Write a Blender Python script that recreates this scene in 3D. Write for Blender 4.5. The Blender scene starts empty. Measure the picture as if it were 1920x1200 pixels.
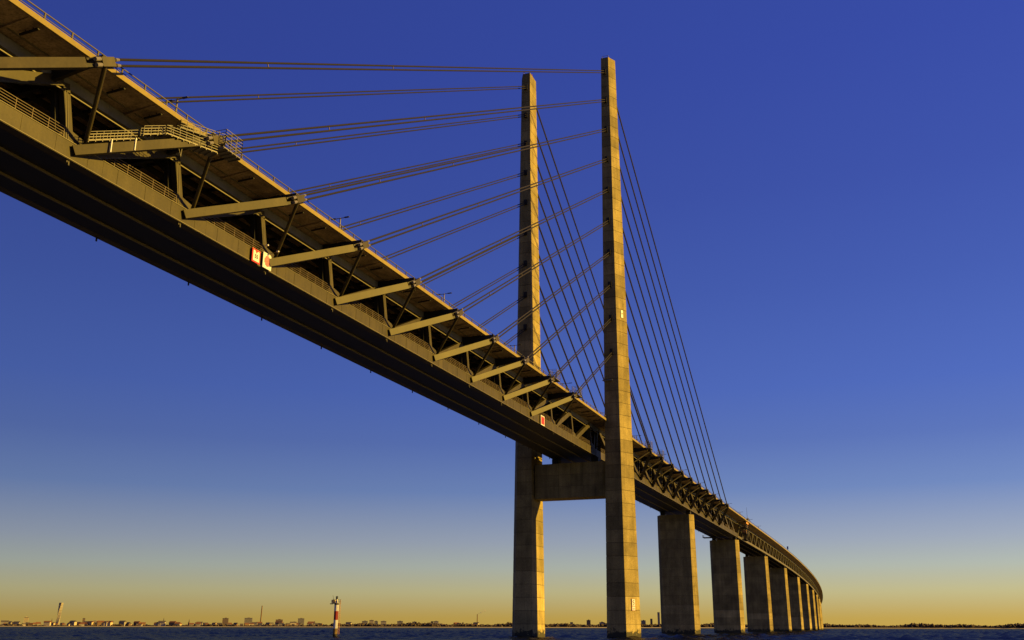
import bpy, math, random
from mathutils import Vector, Matrix
random.seed(7)
SC = bpy.context.scene
COL = SC.collection
R = math.radians

# ------------------------------------------------------------------ camera
CX, CS, CZ = 94.355, -304.295, 3.1316
YAW, PITCH, ROLL, FPX = 0.36445, 0.30422, 0.00215, 1833.06
cam_d = bpy.data.cameras.new('camera'); cam = bpy.data.objects.new('camera', cam_d); COL.objects.link(cam)
cam_d.sensor_width = 36.0; cam_d.lens = 36.0 * FPX / 1920.0
cam_d.clip_start = 0.5; cam_d.clip_end = 90000
f0 = Vector((-math.sin(YAW), math.cos(YAW), 0)); r0 = Vector((math.cos(YAW), math.sin(YAW), 0)); u0 = Vector((0, 0, 1))
fw = f0 * math.cos(PITCH) + u0 * math.sin(PITCH); up = u0 * math.cos(PITCH) - f0 * math.sin(PITCH)
rt = r0 * math.cos(ROLL) + up * math.sin(ROLL); up = -r0 * math.sin(ROLL) + up * math.cos(ROLL)
cam.matrix_world = Matrix(((rt.x, up.x, -fw.x, CX), (rt.y, up.y, -fw.y, CS), (rt.z, up.z, -fw.z, CZ), (0, 0, 0, 1)))
SC.camera = cam

# ------------------------------------------------------------------ sky, sun, exposure
SUN_AZ, SUN_EL = R(16.0), R(18.5)        # azimuth from +X towards +Y
sun_vec = Vector((math.cos(SUN_EL) * math.cos(SUN_AZ), math.cos(SUN_EL) * math.sin(SUN_AZ), math.sin(SUN_EL)))
w = bpy.data.worlds.new('World'); SC.world = w; w.use_nodes = True
nt = w.node_tree; nt.nodes.clear()
def N(t, kind, **kw):
    n = t.nodes.new(kind)
    for k, v in kw.items(): setattr(n, k, v)
    return n
wo = N(nt, 'ShaderNodeOutputWorld'); bg = N(nt, 'ShaderNodeBackground'); bg.inputs['Strength'].default_value = 0.10
sky = N(nt, 'ShaderNodeTexSky', sky_type='NISHITA'); sky.sun_disc = False
sky.sun_elevation = SUN_EL; sky.sun_rotation = math.pi / 2 - SUN_AZ
sky.altitude = 0; sky.air_density = 1.0; sky.dust_density = 0.2; sky.ozone_density = 2.0
tc = N(nt, 'ShaderNodeTexCoord'); sx = N(nt, 'ShaderNodeSeparateXYZ'); ramp = N(nt, 'ShaderNodeValToRGB')
SKY_RAMP = [(0.0, (0.49, 0.315, 0.058)), (0.009, (0.478, 0.322, 0.068)), (0.0327, (0.475, 0.43, 0.22)), (0.0563, (0.385, 0.42, 0.37)), (0.0804, (0.297, 0.342, 0.43)),
            (0.129, (0.141, 0.216, 0.455)), (0.1765, (0.09, 0.15, 0.43)), (0.227, (0.0665, 0.1227, 0.44)), (0.32, (0.05, 0.093, 0.385)), (0.412, (0.040, 0.073, 0.35)), (0.525, (0.033, 0.061, 0.335)), (0.9, (0.024, 0.048, 0.27))]
er = ramp.color_ramp
while len(er.elements) < len(SKY_RAMP): er.elements.new(0.5)
for e, (p, c) in zip(er.elements, SKY_RAMP): e.position = p; e.color = (*c, 1)
scl = N(nt, 'ShaderNodeVectorMath', operation='SCALE')
dt = N(nt, 'ShaderNodeVectorMath', operation='DOT_PRODUCT'); dt.inputs[1].default_value = (math.cos(SUN_AZ), math.sin(SUN_AZ), 0)
azm = N(nt, 'ShaderNodeMapRange'); azm.inputs['From Min'].default_value = -1; azm.inputs['From Max'].default_value = 1
azm.inputs['To Min'].default_value = 2.35; azm.inputs['To Max'].default_value = 5.5      # the side of the sun is a little brighter
nt.links.new(tc.outputs['Generated'], dt.inputs[0]); nt.links.new(dt.outputs['Value'], azm.inputs['Value']); nt.links.new(azm.outputs[0], scl.inputs['Scale'])
mixs = N(nt, 'ShaderNodeMix', data_type='RGBA'); mixs.inputs['Factor'].default_value = 0.015
nt.links.new(tc.outputs['Generated'], sx.inputs[0]); nt.links.new(sx.outputs['Z'], ramp.inputs['Fac'])
nt.links.new(ramp.outputs['Color'], scl.inputs[0]); nt.links.new(scl.outputs[0], mixs.inputs['A']); nt.links.new(sky.outputs['Color'], mixs.inputs['B'])
nt.links.new(mixs.outputs['Result'], bg.inputs['Color']); nt.links.new(bg.outputs[0], wo.inputs['Surface'])
sl = bpy.data.lights.new('sun', 'SUN'); sl.energy = 5.0; sl.angle = R(0.5); sl.color = (1.0, 0.62, 0.085)
so = bpy.data.objects.new('sun', sl); COL.objects.link(so); so.rotation_euler = sun_vec.to_track_quat('Z', 'Y').to_euler()
so.location = (200, 0, 300)
SC.view_settings.view_transform = 'Standard'; SC.view_settings.look = 'None'
SC.view_settings.exposure = 1.35; SC.view_settings.gamma = 1.0

# ------------------------------------------------------------------ materials
MATS = {}
def mat(name, col, rough=0.8, var=0.25, scale=0.4, streak=0.0, metal=0.0, objvar=0.0, spec=0.3, bump=0.0, fine=0.0, base_dark=None):
    m = bpy.data.materials.new(name); m.use_nodes = True; t = m.node_tree; b = t.nodes['Principled BSDF']
    b.inputs['Roughness'].default_value = rough; b.inputs['Metallic'].default_value = metal
    b.inputs['Specular IOR Level'].default_value = spec
    geo = N(t, 'ShaderNodeNewGeometry')
    def mul(a, bsock):
        x = N(t, 'ShaderNodeMath', operation='MULTIPLY'); t.links.new(a, x.inputs[0]); t.links.new(bsock, x.inputs[1]); return x.outputs[0]
    def noise(vec, sc, det, lo, hi):
        n = N(t, 'ShaderNodeTexNoise'); n.inputs['Scale'].default_value = sc; n.inputs['Detail'].default_value = det
        n.inputs['Roughness'].default_value = 0.6
        t.links.new(vec, n.inputs['Vector'])
        mr = N(t, 'ShaderNodeMapRange'); mr.inputs['From Min'].default_value = 0.3; mr.inputs['From Max'].default_value = 0.7
        mr.inputs['To Min'].default_value = lo; mr.inputs['To Max'].default_value = hi
        t.links.new(n.outputs['Fac'], mr.inputs['Value']); return mr.outputs['Result'], n
    f, n1 = noise(geo.outputs['Position'], scale, 6, 1 - var, 1 + var)
    if streak:
        vm = N(t, 'ShaderNodeVectorMath', operation='MULTIPLY'); vm.inputs[1].default_value = (1, 1, 0.09)
        t.links.new(geo.outputs['Position'], vm.inputs[0])
        g, _ = noise(vm.outputs[0], 0.83, 8, 1 - streak, 1 + streak); f = mul(f, g)
    if fine:
        g, _ = noise(geo.outputs['Position'], 3.5, 5, 1 - fine, 1 + fine); f = mul(f, g)
    if objvar:
        oi = N(t, 'ShaderNodeObjectInfo'); mr = N(t, 'ShaderNodeMapRange')
        mr.inputs['To Min'].default_value = 1 - objvar; mr.inputs['To Max'].default_value = 1 + objvar
        t.links.new(oi.outputs['Random'], mr.inputs['Value']); f = mul(f, mr.outputs['Result'])
    mx = N(t, 'ShaderNodeVectorMath', operation='SCALE'); mx.inputs[0].default_value = col
    t.links.new(f, mx.inputs['Scale']); out = mx.outputs[0]
    if base_dark:      # ragged tide mark of algae just above the water
        sp = N(t, 'ShaderNodeSeparateXYZ'); t.links.new(geo.outputs['Position'], sp.inputs[0])
        nn, _ = noise(geo.outputs['Position'], 0.9, 5, -1.3, 1.3)
        ad = N(t, 'ShaderNodeMath', operation='ADD'); t.links.new(sp.outputs['Z'], ad.inputs[0]); t.links.new(nn, ad.inputs[1])
        mr = N(t, 'ShaderNodeMapRange'); mr.inputs['From Min'].default_value = base_dark; mr.inputs['From Max'].default_value = base_dark + 0.6
        t.links.new(ad.outputs[0], mr.inputs['Value'])
        mm = N(t, 'ShaderNodeMix', data_type='RGBA'); mm.inputs['A'].default_value = (0.035, 0.033, 0.02, 1)
        t.links.new(mr.outputs['Result'], mm.inputs['Factor']); t.links.new(out, mm.inputs['B']); out = mm.outputs['Result']
    t.links.new(out, b.inputs['Base Color'])
    if bump:
        bp = N(t, 'ShaderNodeBump'); bp.inputs['Strength'].default_value = bump; bp.inputs['Distance'].default_value = 0.05
        t.links.new(n1.outputs['Fac'], bp.inputs['Height']); t.links.new(bp.outputs[0], b.inputs['Normal'])
    MATS[name] = m; return m
CONC = mat('pylon_concrete', (0.178, 0.138, 0.052), 0.9, 0.34, 0.16, 0.26, objvar=0.20, fine=0.30, bump=0.4, base_dark=1.6)
CONCP = mat('splash_zone_concrete', (0.235, 0.185, 0.076), 0.9, 0.34, 0.16, 0.26, objvar=0.20, fine=0.30, bump=0.4, base_dark=1.6)
CORE = mat('joint_concrete', (0.06, 0.046, 0.025), 0.95, 0.1)
FASC = mat('edge_beam_concrete', (0.165, 0.126, 0.046), 0.9, 0.10, 0.6, 0.0, objvar=0.05, fine=0.08)
SLAB = mat('deck_slab_concrete', (0.235, 0.168, 0.095), 0.95, 0.5, 0.35, 0.0, fine=0.4)
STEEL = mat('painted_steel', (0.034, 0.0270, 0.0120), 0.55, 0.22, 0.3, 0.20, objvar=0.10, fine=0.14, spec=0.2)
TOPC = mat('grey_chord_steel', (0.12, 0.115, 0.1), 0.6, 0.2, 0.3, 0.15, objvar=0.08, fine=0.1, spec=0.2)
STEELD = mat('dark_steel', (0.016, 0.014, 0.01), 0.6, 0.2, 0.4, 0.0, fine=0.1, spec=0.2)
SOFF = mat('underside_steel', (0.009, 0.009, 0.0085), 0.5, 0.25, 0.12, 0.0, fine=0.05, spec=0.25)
STEELP = mat('pale_steel', (0.1, 0.086, 0.052), 0.55, 0.12, 0.6, 0.0, spec=0.3)
APPR = mat('approach_steel', (0.075, 0.065, 0.04), 0.6, 0.12, 0.5, 0.0, spec=0.25)
GALV = mat('galvanised_steel', (0.115, 0.103, 0.078), 0.5, 0.10, 1.0, 0.0, spec=0.4)
RAILM = mat('railing_steel', (0.043, 0.035, 0.022), 0.6, 0.15, 0.8, 0.0)
RUST = mat('walkway_rail_steel', (0.075, 0.053, 0.032), 0.6, 0.15, 0.8, 0.0)
CABLE = mat('cable_sheath', (0.0125, 0.0105, 0.0098), 0.6, 0.08, 0.5, 0.0, spec=0.12)
BOLT = mat('bolt_steel', (0.16, 0.145, 0.12), 0.35, 0.15, 3.0, 0.0, metal=0.4)
WHITE = mat('white_paint', (0.42, 0.43, 0.5), 0.5, 0.05, 1.0)
RED = mat('red_paint', (0.2, 0.014, 0.01), 0.5, 0.06, 1.0)
REDB = mat('bright_red_paint', (0.4, 0.01, 0.01), 0.5, 0.04, 1.0)
BLACK = mat('black_paint', (0.02, 0.02, 0.02), 0.5, 0.05, 1.0)
ORANGE = mat('orange_paint', (0.45, 0.20, 0.05), 0.6, 0.15, 1.0)
LAND = mat('shore_ground', (0.121, 0.0935, 0.0495), 0.95, 0.3, 0.02)
SAND = mat('beach_sand', (0.275, 0.231, 0.143), 0.95, 0.15, 0.02)
TREE = mat('winter_trees', (0.0468, 0.033, 0.0193), 0.95, 0.35, 0.03)
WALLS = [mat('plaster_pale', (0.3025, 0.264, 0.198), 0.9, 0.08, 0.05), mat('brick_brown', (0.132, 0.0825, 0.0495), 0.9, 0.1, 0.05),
         mat('plaster_grey', (0.187, 0.1705, 0.1485), 0.9, 0.08, 0.05), mat('plaster_cream', (0.341, 0.286, 0.187), 0.9, 0.08, 0.05)]
ROOFS = [mat('roof_tile_red', (0.121, 0.0495, 0.0275), 0.9, 0.15, 0.1), mat('roof_dark', (0.07, 0.06, 0.055), 0.9, 0.15, 0.1)]
GLASSD = mat('dark_window', (0.05, 0.055, 0.07), 0.2, 0.1, 0.3, spec=0.5)

# ------------------------------------------------------------------ mesh helpers
class MB:
    def __init__(s): s.v = []; s.f = []
    def add(s, vs, fs):
        o = len(s.v); s.v += [tuple(v) for v in vs]; s.f += [tuple(i + o for i in f) for f in fs]; return s
    def box(s, x0, x1, y0, y1, z0, z1):
        return s.add([(x0, y0, z0), (x1, y0, z0), (x1, y1, z0), (x0, y1, z0), (x0, y0, z1), (x1, y0, z1), (x1, y1, z1), (x0, y1, z1)],
                     [(0, 3, 2, 1), (4, 5, 6, 7), (0, 1, 5, 4), (1, 2, 6, 5), (2, 3, 7, 6), (3, 0, 4, 7)])
    def beam(s, p0, p1, wd, h, w1=None, h1=None, upv=(0, 0, 1)):
        p0 = Vector(p0); p1 = Vector(p1); d = (p1 - p0).normalized(); u = Vector(upv)
        sd = d.cross(u).normalized(); u = sd.cross(d).normalized()
        w1 = wd if w1 is None else w1; h1 = h if h1 is None else h1; vs = []
        for p, a, b in ((p0, wd / 2, h / 2), (p1, w1 / 2, h1 / 2)):
            vs += [p - sd * a - u * b, p + sd * a - u * b, p + sd * a + u * b, p - sd * a + u * b]
        return s.add(vs, [(3, 2, 1, 0), (4, 5, 6, 7), (0, 1, 5, 4), (1, 2, 6, 5), (2, 3, 7, 6), (3, 0, 4, 7)])
    def tube(s, p0, p1, r, n=8, r1=None):
        p0 = Vector(p0); p1 = Vector(p1); d = (p1 - p0).normalized()
        a = d.cross(Vector((0, 0, 1)) if abs(d.z) < 0.95 else Vector((1, 0, 0))).normalized(); b = d.cross(a)
        r1 = r if r1 is None else r1; vs = []
        for p, q in ((p0, r), (p1, r1)):
            for i in range(n):
                t = 2 * math.pi * i / n; vs.append(p + a * (math.cos(t) * q) + b * (math.sin(t) * q))
        return s.add(vs, [(i, i + n, (i + 1) % n + n, (i + 1) % n) for i in range(n)] + [tuple(range(n)), tuple(range(2 * n - 1, n - 1, -1))])
    def loft(s, rings):
        n = len(rings[0]); vs = [p for r_ in rings for p in r_]; fs = []
        for k in range(len(rings) - 1):
            for i in range(n):
                j = (i + 1) % n; fs.append((k * n + i, k * n + j, (k + 1) * n + j, (k + 1) * n + i))
        fs.append(tuple(reversed(range(n)))); fs.append(tuple(range((len(rings) - 1) * n, len(rings) * n)))
        return s.add(vs, fs)
    def mesh(s, name, m):
        me = bpy.data.meshes.new(name); me.from_pydata(s.v, [], s.f); me.update(); me.materials.append(m); return me
    def obj(s, name, m, parent=None, loc=None):
        return link(name, s.mesh(name, m), parent, loc)
def link(name, me, parent=None, loc=None, rotz=0):
    o = bpy.data.objects.new(name, me); COL.objects.link(o); o.parent = parent
    if loc is not None: o.location = loc
    if rotz: o.rotation_euler.z = rotz
    return o
def tag(o, label, cat, group=None):
    o['label'] = label; o['category'] = cat
    if group: o['group'] = group
    return o
def thing(name, label, cat, loc=(0, 0, 0), rotz=0, group=None):
    o = bpy.data.objects.new(name, None); COL.objects.link(o); o.location = loc; o.rotation_euler.z = rotz
    o.empty_display_size = 0.5
    return tag(o, label, cat, group)
ORD = ['first', 'second', 'third', 'fourth', 'fifth', 'sixth', 'seventh', 'eighth', 'ninth', 'tenth', 'eleventh', 'twelfth', 'thirteenth', 'fourteenth', 'fifteenth', 'sixteenth', 'seventeenth']

# ------------------------------------------------------------------ alignment of the bridge
def axis(L):
    """x, y of the centre line, heading and height of the underside at chainage L"""
    t = min(1.0, max(0.0, (L + 60) / 120.0)); xc = 0.85 - 0.65 * t
    z = 55.6 - ((0.15 * L / 100 + 0.0476 * (L / 100) ** 2) if L > 0 else 0.0)
    if L <= 400: return xc, L, 0.0, z
    a = (L - 400) / 15600.0
    return xc - 15600.0 * (1 - math.cos(a)), 400 + 15600.0 * math.sin(a), a, z
def pt(L, x, dz):
    ax, ay, a, z = axis(L); return Vector((ax + x * math.cos(a), ay + x * math.sin(a), z + dz))
def sweep(mb, L0, L1, prof, step=20.0):
    n = max(1, int(math.ceil((L1 - L0) / step)))
    return mb.loft([[pt(L0 + (L1 - L0) * i / n, x, dz) for x, dz in prof] for i in range(n + 1)])
def rect(x0, x1, z0, z1): return [(x0, z0), (x0, z1), (x1, z1), (x1, z0)]

# ------------------------------------------------------------------ water
m = bpy.data.materials.new('sea_water'); m.use_nodes = True; t = m.node_tree; t.nodes.clear()
g = N(t, 'ShaderNodeNewGeometry'); mo = N(t, 'ShaderNodeOutputMaterial')
bps = []
prev = None
for sc_, ds_ in ((0.3, 0.35), (0.9, 0.06)):      # wind chop and ripples
    na = N(t, 'ShaderNodeTexNoise'); na.inputs['Scale'].default_value = sc_; na.inputs['Detail'].default_value = 6; na.inputs['Roughness'].default_value = 0.65
    t.links.new(g.outputs['Position'], na.inputs['Vector'])
    bp = N(t, 'ShaderNodeBump'); bp.inputs['Strength'].default_value = 1.0; bp.inputs['Distance'].default_value = ds_
    t.links.new(na.outputs['Fac'], bp.inputs['Height'])
    if prev: t.links.new(prev.outputs[0], bp.inputs['Normal'])
    prev = bp
df = N(t, 'ShaderNodeBsdfDiffuse'); df.inputs['Color'].default_value = (0.004, 0.006, 0.014, 1)
gl = N(t, 'ShaderNodeBsdfGlossy'); gl.inputs['Color'].default_value = (0.62, 0.62, 0.62, 1); gl.inputs['Roughness'].default_value = 0.06
mxs = N(t, 'ShaderNodeMixShader'); mxs.inputs[0].default_value = 0.20      # wave faces turned to the viewer reflect only part of the sky
for n_ in (df, gl): t.links.new(prev.outputs[0], n_.inputs['Normal'])
t.links.new(df.outputs[0], mxs.inputs[1]); t.links.new(gl.outputs[0], mxs.inputs[2]); t.links.new(mxs.outputs[0], mo.inputs['Surface'])
import numpy as np
def water_mesh():
    """open sea: flat out to the horizon, real wave crests where the swell can be seen"""
    rs = [240.0]
    while rs[-1] < 3200: rs.append(rs[-1] + max(1.5, rs[-1] * 0.0042))
    rs = np.array(rs); az = np.arange(-0.66, 0.66, 0.0011)
    A, Rr = np.meshgrid(az, rs); dx = np.sin(A - YAW); dy = np.cos(A - YAW)
    X = CX + Rr * dx; Y = CS + Rr * dy; Z = np.zeros_like(X); rg = np.random.RandomState(5)
    for k in range(30):
        wl = 3.0 * 1.06 ** k; th = 0.9 + rg.normal(0, .55); ph = rg.uniform(0, 6.28); amp = .0185 * wl ** .75 * rg.uniform(.5, 1.3)
        Z += amp * np.sin(2 * math.pi / wl * (X * math.cos(th) + Y * math.sin(th)) + ph)
    gust = .75 + .35 * np.sin(X * .011 + 1.3 * np.sin(Y * .007)) * np.sin(Y * .013 + 2.0)
    Z = Z * gust + .25 * np.maximum(Z, 0) ** 2
    Z *= np.clip((3200 - Rr) / 1500, 0, 1) * np.clip((Rr - 240) / 30, 0, 1)
    nr, na_ = X.shape; co = np.stack([X, Y, Z], -1).reshape(-1, 3)
    i = np.arange(nr - 1)[:, None] * na_ + np.arange(na_ - 1)[None, :]
    q = np.stack([i, i + 1, i + na_ + 1, i + na_], -1).reshape(-1, 4)[:, ::-1]
    base = np.array([(-40000, -8000, -1.1), (40000, -8000, -1.1), (40000, 45000, -1.1), (-40000, 45000, -1.1)], float)
    nv = len(co); co = np.vstack([co, base]); q = np.vstack([q, [[nv, nv + 1, nv + 2, nv + 3]]])
    me = bpy.data.meshes.new('water'); me.vertices.add(len(co)); me.vertices.foreach_set('co', co.ravel().astype(np.float32))
    me.loops.add(q.size); me.loops.foreach_set('vertex_index', q.ravel().astype(np.int32))
    me.polygons.add(len(q)); me.polygons.foreach_set('loop_start', (np.arange(len(q)) * 4).astype(np.int32)); me.polygons.foreach_set('use_smooth', np.ones(len(q), bool))
    me.update(calc_edges=True); me.validate(); return me
wme = water_mesh(); wme.materials.append(m)
wo_ = link('water', wme); wo_['kind'] = 'structure'; wo_['label'] = 'dark navy choppy sea below the bridge'

# ------------------------------------------------------------------ far shore
CP = Vector((CX, CS, 0))
def az_dir(px):
    d = r0 * (px - 960) + f0 * (FPX / math.cos(PITCH) ) * 1.0
    # horizon row sits PITCH below the optical axis: depth along f0 there is FPX/cos(PITCH)
    return d.normalized()
def far(px, D): return CP + az_dir(px) * D
def shore_R(px): return 5600 + 500 * math.sin(px * 0.004 + 1.0)
lm = MB(); sm_ = MB()
PXS = list(range(-900, 2840, 40))
for i in range(len(PXS) - 1):
    a_, b_ = PXS[i], PXS[i + 1]
    ra, rb = shore_R(a_), shore_R(b_)
    q = [far(a_, ra), far(b_, rb), far(b_, rb + 60), far(a_, ra + 60)]
    sm_.add([q[0] + Vector((0, 0, -.5)), q[1] + Vector((0, 0, -.5)), q[2] + Vector((0, 0, 3)), q[3] + Vector((0, 0, 3))], [(0, 1, 2, 3)])
    q2 = [far(b_, rb + 6000), far(a_, ra + 6000)]
    lm.add([q[3] + Vector((0, 0, 3)), q[2] + Vector((0, 0, 3)), q2[0] + Vector((0, 0, 12)), q2[1] + Vector((0, 0, 12))], [(0, 1, 2, 3)])
o = lm.obj('terrain', LAND); o['kind'] = 'structure'; o = sm_.obj('beach', SAND); o['kind'] = 'structure'
# distant trees: one mass
ico = [Vector(v).normalized() for v in ((0, 0, 1), (.894, 0, .447), (.276, .851, .447), (-.724, .526, .447), (-.724, -.526, .447), (.276, -.851, .447),
       (.724, .526, -.447), (-.276, .851, -.447), (-.894, 0, -.447), (-.276, -.851, -.447), (.724, -.526, -.447), (0, 0, -1))]
icf = [(0, 1, 2), (0, 2, 3), (0, 3, 4), (0, 4, 5), (0, 5, 1), (1, 6, 2), (2, 7, 3), (3, 8, 4), (4, 9, 5), (5, 10, 1), (6, 7, 2), (7, 8, 3), (8, 9, 4), (9, 10, 5), (10, 6, 1),
       (11, 7, 6), (11, 8, 7), (11, 9, 8), (11, 10, 9), (11, 6, 10)]
tm = MB()
px = -300.0
while px < 2300:
    if px < 620: hmax, rows = 15.0, 2
    elif px < 960: hmax, rows = 24.0, 4
    else: hmax, rows = 26.0, 5
    hh = hmax * (0.75 + 0.25 * math.sin(px * 0.05) * math.sin(px * 0.017 + 1))
    for r_ in range(rows):
        c = far(px + random.uniform(-3, 3), shore_R(px) + 130 + r_ * 160 + random.uniform(-60, 60))
        h = hh * random.uniform(0.7, 1.05); wd = random.uniform(6, 14)
        for k in range(3):
            cc = c + Vector((random.uniform(-8, 8), random.uniform(-8, 8), h * random.uniform(.35, .75)))
            rr = Vector((wd * random.uniform(.6, 1), wd * random.uniform(.6, 1), h * random.uniform(.3, .5)))
            tm.add([cc + Vector((v.x * rr.x, v.y * rr.y, v.z * rr.z)) * random.uniform(.75, 1.25) * 1.0 if False else cc + Vector((v.x * rr.x * random.uniform(.7, 1.3), v.y * rr.y, v.z * rr.z * random.uniform(.7, 1.3))) for v in ico], icf)
        tm.box(c.x - 3 - wd, c.x + 3 + wd, c.y - 3, c.y + 3, 2, 2 + h * .55)
    px += random.uniform(1.2, 2.2) if px >= 620 else random.uniform(2.2, 5)
o = tm.obj('far_trees', TREE); o['kind'] = 'stuff'; o['label'] = 'brown leafless woods along the far shore'
M2 = lambda px, n, D: n * D / FPX          # metres for n photo pixels at distance D
def block(px, top, wpx, mi, label, D=6500, name='apartment_block', group='apartment blocks on the far shore', depth=None):
    h = (1176.0 - top) * D / FPX; wd = wpx * D / FPX; c = far(px, D); d = az_dir(px)
    t_ = thing(name, label, 'building', (c.x, c.y, 0), math.atan2(-d.x, d.y), group)
    dp = depth or wd * 0.8
    MB().box(-wd / 2, wd / 2, -dp / 2, dp / 2, 0, h).obj('wall', WALLS[mi], t_)
    MB().box(-wd / 2 - .6, wd / 2 + .6, -dp / 2 - .6, dp / 2 + .6, h, h + 1.2).obj('roof', ROOFS[1], t_)
    if wpx > 5:
        MB().box(-wd * .15, wd * .2, -dp * .2, dp * .2, h + 1.2, h + 4.5).obj('roof_housing', WALLS[mi], t_)
    nf = max(2, int(h / 6))
    for k in range(nf):
        z = h * (k + .45) / nf; MB().box(-wd * .44, wd * .44, -dp / 2 - .25, -dp / 2 + .2, z, z + h / nf * .42).obj('window_band', GLASSD, t_)
    return t_
BL = [(48.7, 1162, 6.7, 3, 'cream tower block standing apart from the twisted tower'), (148, 1169, 8, 2, 'low grey block beside the twisted tower'),
      (157, 1163, 4, 1, 'slim brown block beside the twisted tower'), (181, 1167, 9, 0, 'pale block amid low harbour houses'),
      (196, 1168, 5, 1, 'small brown block amid low harbour houses'), (423, 1162, 10, 1, 'brown block with roof housing among the harbour houses'),
      (466, 1161.5, 13.5, 2, 'wide grey slab next to the bare chimney'), (410, 1171, 18, 2, 'long low grey hall on the far shore'),
      (524, 1164, 12, 1, 'brown slab next to the bare chimney'), (565, 1162, 11, 2, 'grey block on the shore between bare chimney and beacon'),
      (503, 1169, 7, 0, 'small pale block beside the bare chimney'), (552, 1168, 6, 1, 'small brown block between bare chimney and beacon'),
      (685, 1166, 10, 2, 'grey slab next to the bright cream block'), (697.5, 1164.5, 8, 3, 'cream block, brightest on the wooded shore'),
      (706, 1166, 6, 2, 'narrow grey block behind the bright cream block'), (720, 1166, 10, 0, 'pale slab next to the bright cream block'),
      (751, 1166, 10, 2, 'wide grey slab rising above the woods'), (778, 1167, 8, 2, 'narrow grey slab rising above the woods'),
      (811, 1166, 4, 1, 'slim brown block above the woods'), (818.5, 1166, 9, 0, 'pale slab beside the slim brown block above the woods'), (869, 1168, 3, 1, 'tiny brown block near the smoking chimney'),
      (1105, 1163.5, 7, 1, 'brown block on the shore behind the pylon, between its legs'), (1073, 1167, 5, 2, 'low grey block behind the pylon, between its legs'),
      (1130, 1167, 9, 0, 'pale block behind the pylon, between its legs'), (1208, 1164, 8, 2, 'grey block on the shore between pylon and first pier'), (1223, 1161, 4, 1, 'slim brown block on the shore between pylon and first pier')]
for px, tp, wp, mi, lb in BL: block(px, tp, wp, mi, lb)
block(1237, 1150, 4, 0, 'tall grey tower on the shore between pylon and first pier', 9000, 'tower_block', None)  # paler wall material puts the distance haze into the tower's colour
# twisted tower
D = 8600; c = far(108, D); d = az_dir(108)
tw = thing('twisted_tower', 'tall pale twisted tower rising above the far shore', 'tower', (c.x, c.y, 0), math.atan2(-d.x, d.y))
H = (1176 - 1138.5) * D / FPX
for k in range(9):
    rings = []
    for q in range(4):
        u = q / 3; a = R(-40 + 90 * (k + u) / 9); sz = 10.5 + 0.8 * k / 9
        z = H * (k + u * .93) / 9; sh = 10 * ((k + u) / 9)
        rings.append([(math.cos(a) * x - math.sin(a) * y + sh, math.sin(a) * x + math.cos(a) * y, z) for x, y in ((-sz, -sz), (sz, -sz), (sz * 1.25, 0), (sz, sz), (-sz, sz))])
    MB().loft(rings).obj('segment', WALLS[2], tw)
MB().tube((3, 0, 0), (11, 0, H * .99), 9, 8).obj('core', WALLS[2], tw)
# chimneys, spires
def chimney(px, top, wpx, label, lean=0):
    D = 6800; c = far(px, D); h = (1176 - top) * D / FPX; r_ = wpx * D / FPX / 2
    t_ = thing('chimney', label, 'chimney', (c.x, c.y, 0))
    MB().tube((0, 0, 0), (lean, 0, h), r_ * 1.3, 10, r_).obj('shaft', WALLS[1], t_); MB().tube((lean, 0, h), (lean, 0, h + 1.5), r_ * 1.15, 10).obj('rim', ROOFS[1], t_)
    return c, h
chimney(489, 1141, 1.8, 'tall bare brown chimney on the far shore', 4)
c, h = chimney(896, 1154, 1.4, 'slim chimney giving off smoke above the woods')
vmat = bpy.data.materials.new('smoke'); vmat.use_nodes = True; vt = vmat.node_tree; vt.nodes.clear()
vo = N(vt, 'ShaderNodeOutputMaterial'); pv = N(vt, 'ShaderNodeVolumePrincipled'); pv.inputs['Density'].default_value = 0.03; pv.inputs['Color'].default_value = (.6, .55, .5, 1)
vt.links.new(pv.outputs[0], vo.inputs['Volume'])
smk = MB()
for k in range(9):
    u = k / 8; cc = c + Vector((r0.x, r0.y, 0)) * (50 * u) + Vector((0, 0, h + 3 + 22 * u ** 1.3)); q = 3 + 6 * u
    smk.add([cc + Vector((v.x * q * 1.3, v.y * q, v.z * q * random.uniform(.7, 1.2))) for v in ico], icf)
o = smk.obj('smoke_plume', vmat); o['kind'] = 'stuff'; o['label'] = 'thin smoke drifting from the slim chimney'
for px, tp, lb in ((355, 1163, 'dark spire amid the house rows between twisted tower and bare chimney'), (591, 1165, 'dark spire on the shore behind the red and white beacon'), (97, 1163, 'dark spire beside the twisted tower'), (307, 1161, 'dark slim spire, tallest of the spires')):
    D = 6300; c = far(px, D); h = (1176 - tp) * D / FPX
    t_ = thing('church', lb, 'church', (c.x, c.y, 0), 0, 'church spires on the far shore')
    MB().box(-4, 4, -4, 4, 0, h * .55).obj('tower', WALLS[1], t_); MB().tube((0, 0, h * .55), (0, 0, h), 5, 4, .2).obj('spire', ROOFS[1], t_)
hm = [[None] * 2 for _ in range(4)]
for i in range(4):
    for j in range(2):
        wl, dp, hh, rf = (13, 9, 8, 5) if j == 0 else (20, 10, 13, 4)
        a = MB().box(-wl / 2, wl / 2, -dp / 2, dp / 2, 0, hh).mesh('wall', WALLS[i])
        e_ = .8; rr = MB().add([(-wl / 2 - e_, -dp / 2 - e_, hh), (wl / 2 + e_, -dp / 2 - e_, hh), (wl / 2 + e_, dp / 2 + e_, hh), (-wl / 2 - e_, dp / 2 + e_, hh), (-wl / 2 - e_, 0, hh + rf), (wl / 2 + e_, 0, hh + rf)],
                           [(0, 3, 2, 1), (0, 1, 5, 4), (2, 3, 4, 5), (0, 4, 3), (1, 2, 5)]).mesh('roof', ROOFS[(i + j) % 2])
        hm[i][j] = (a, rr)
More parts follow.
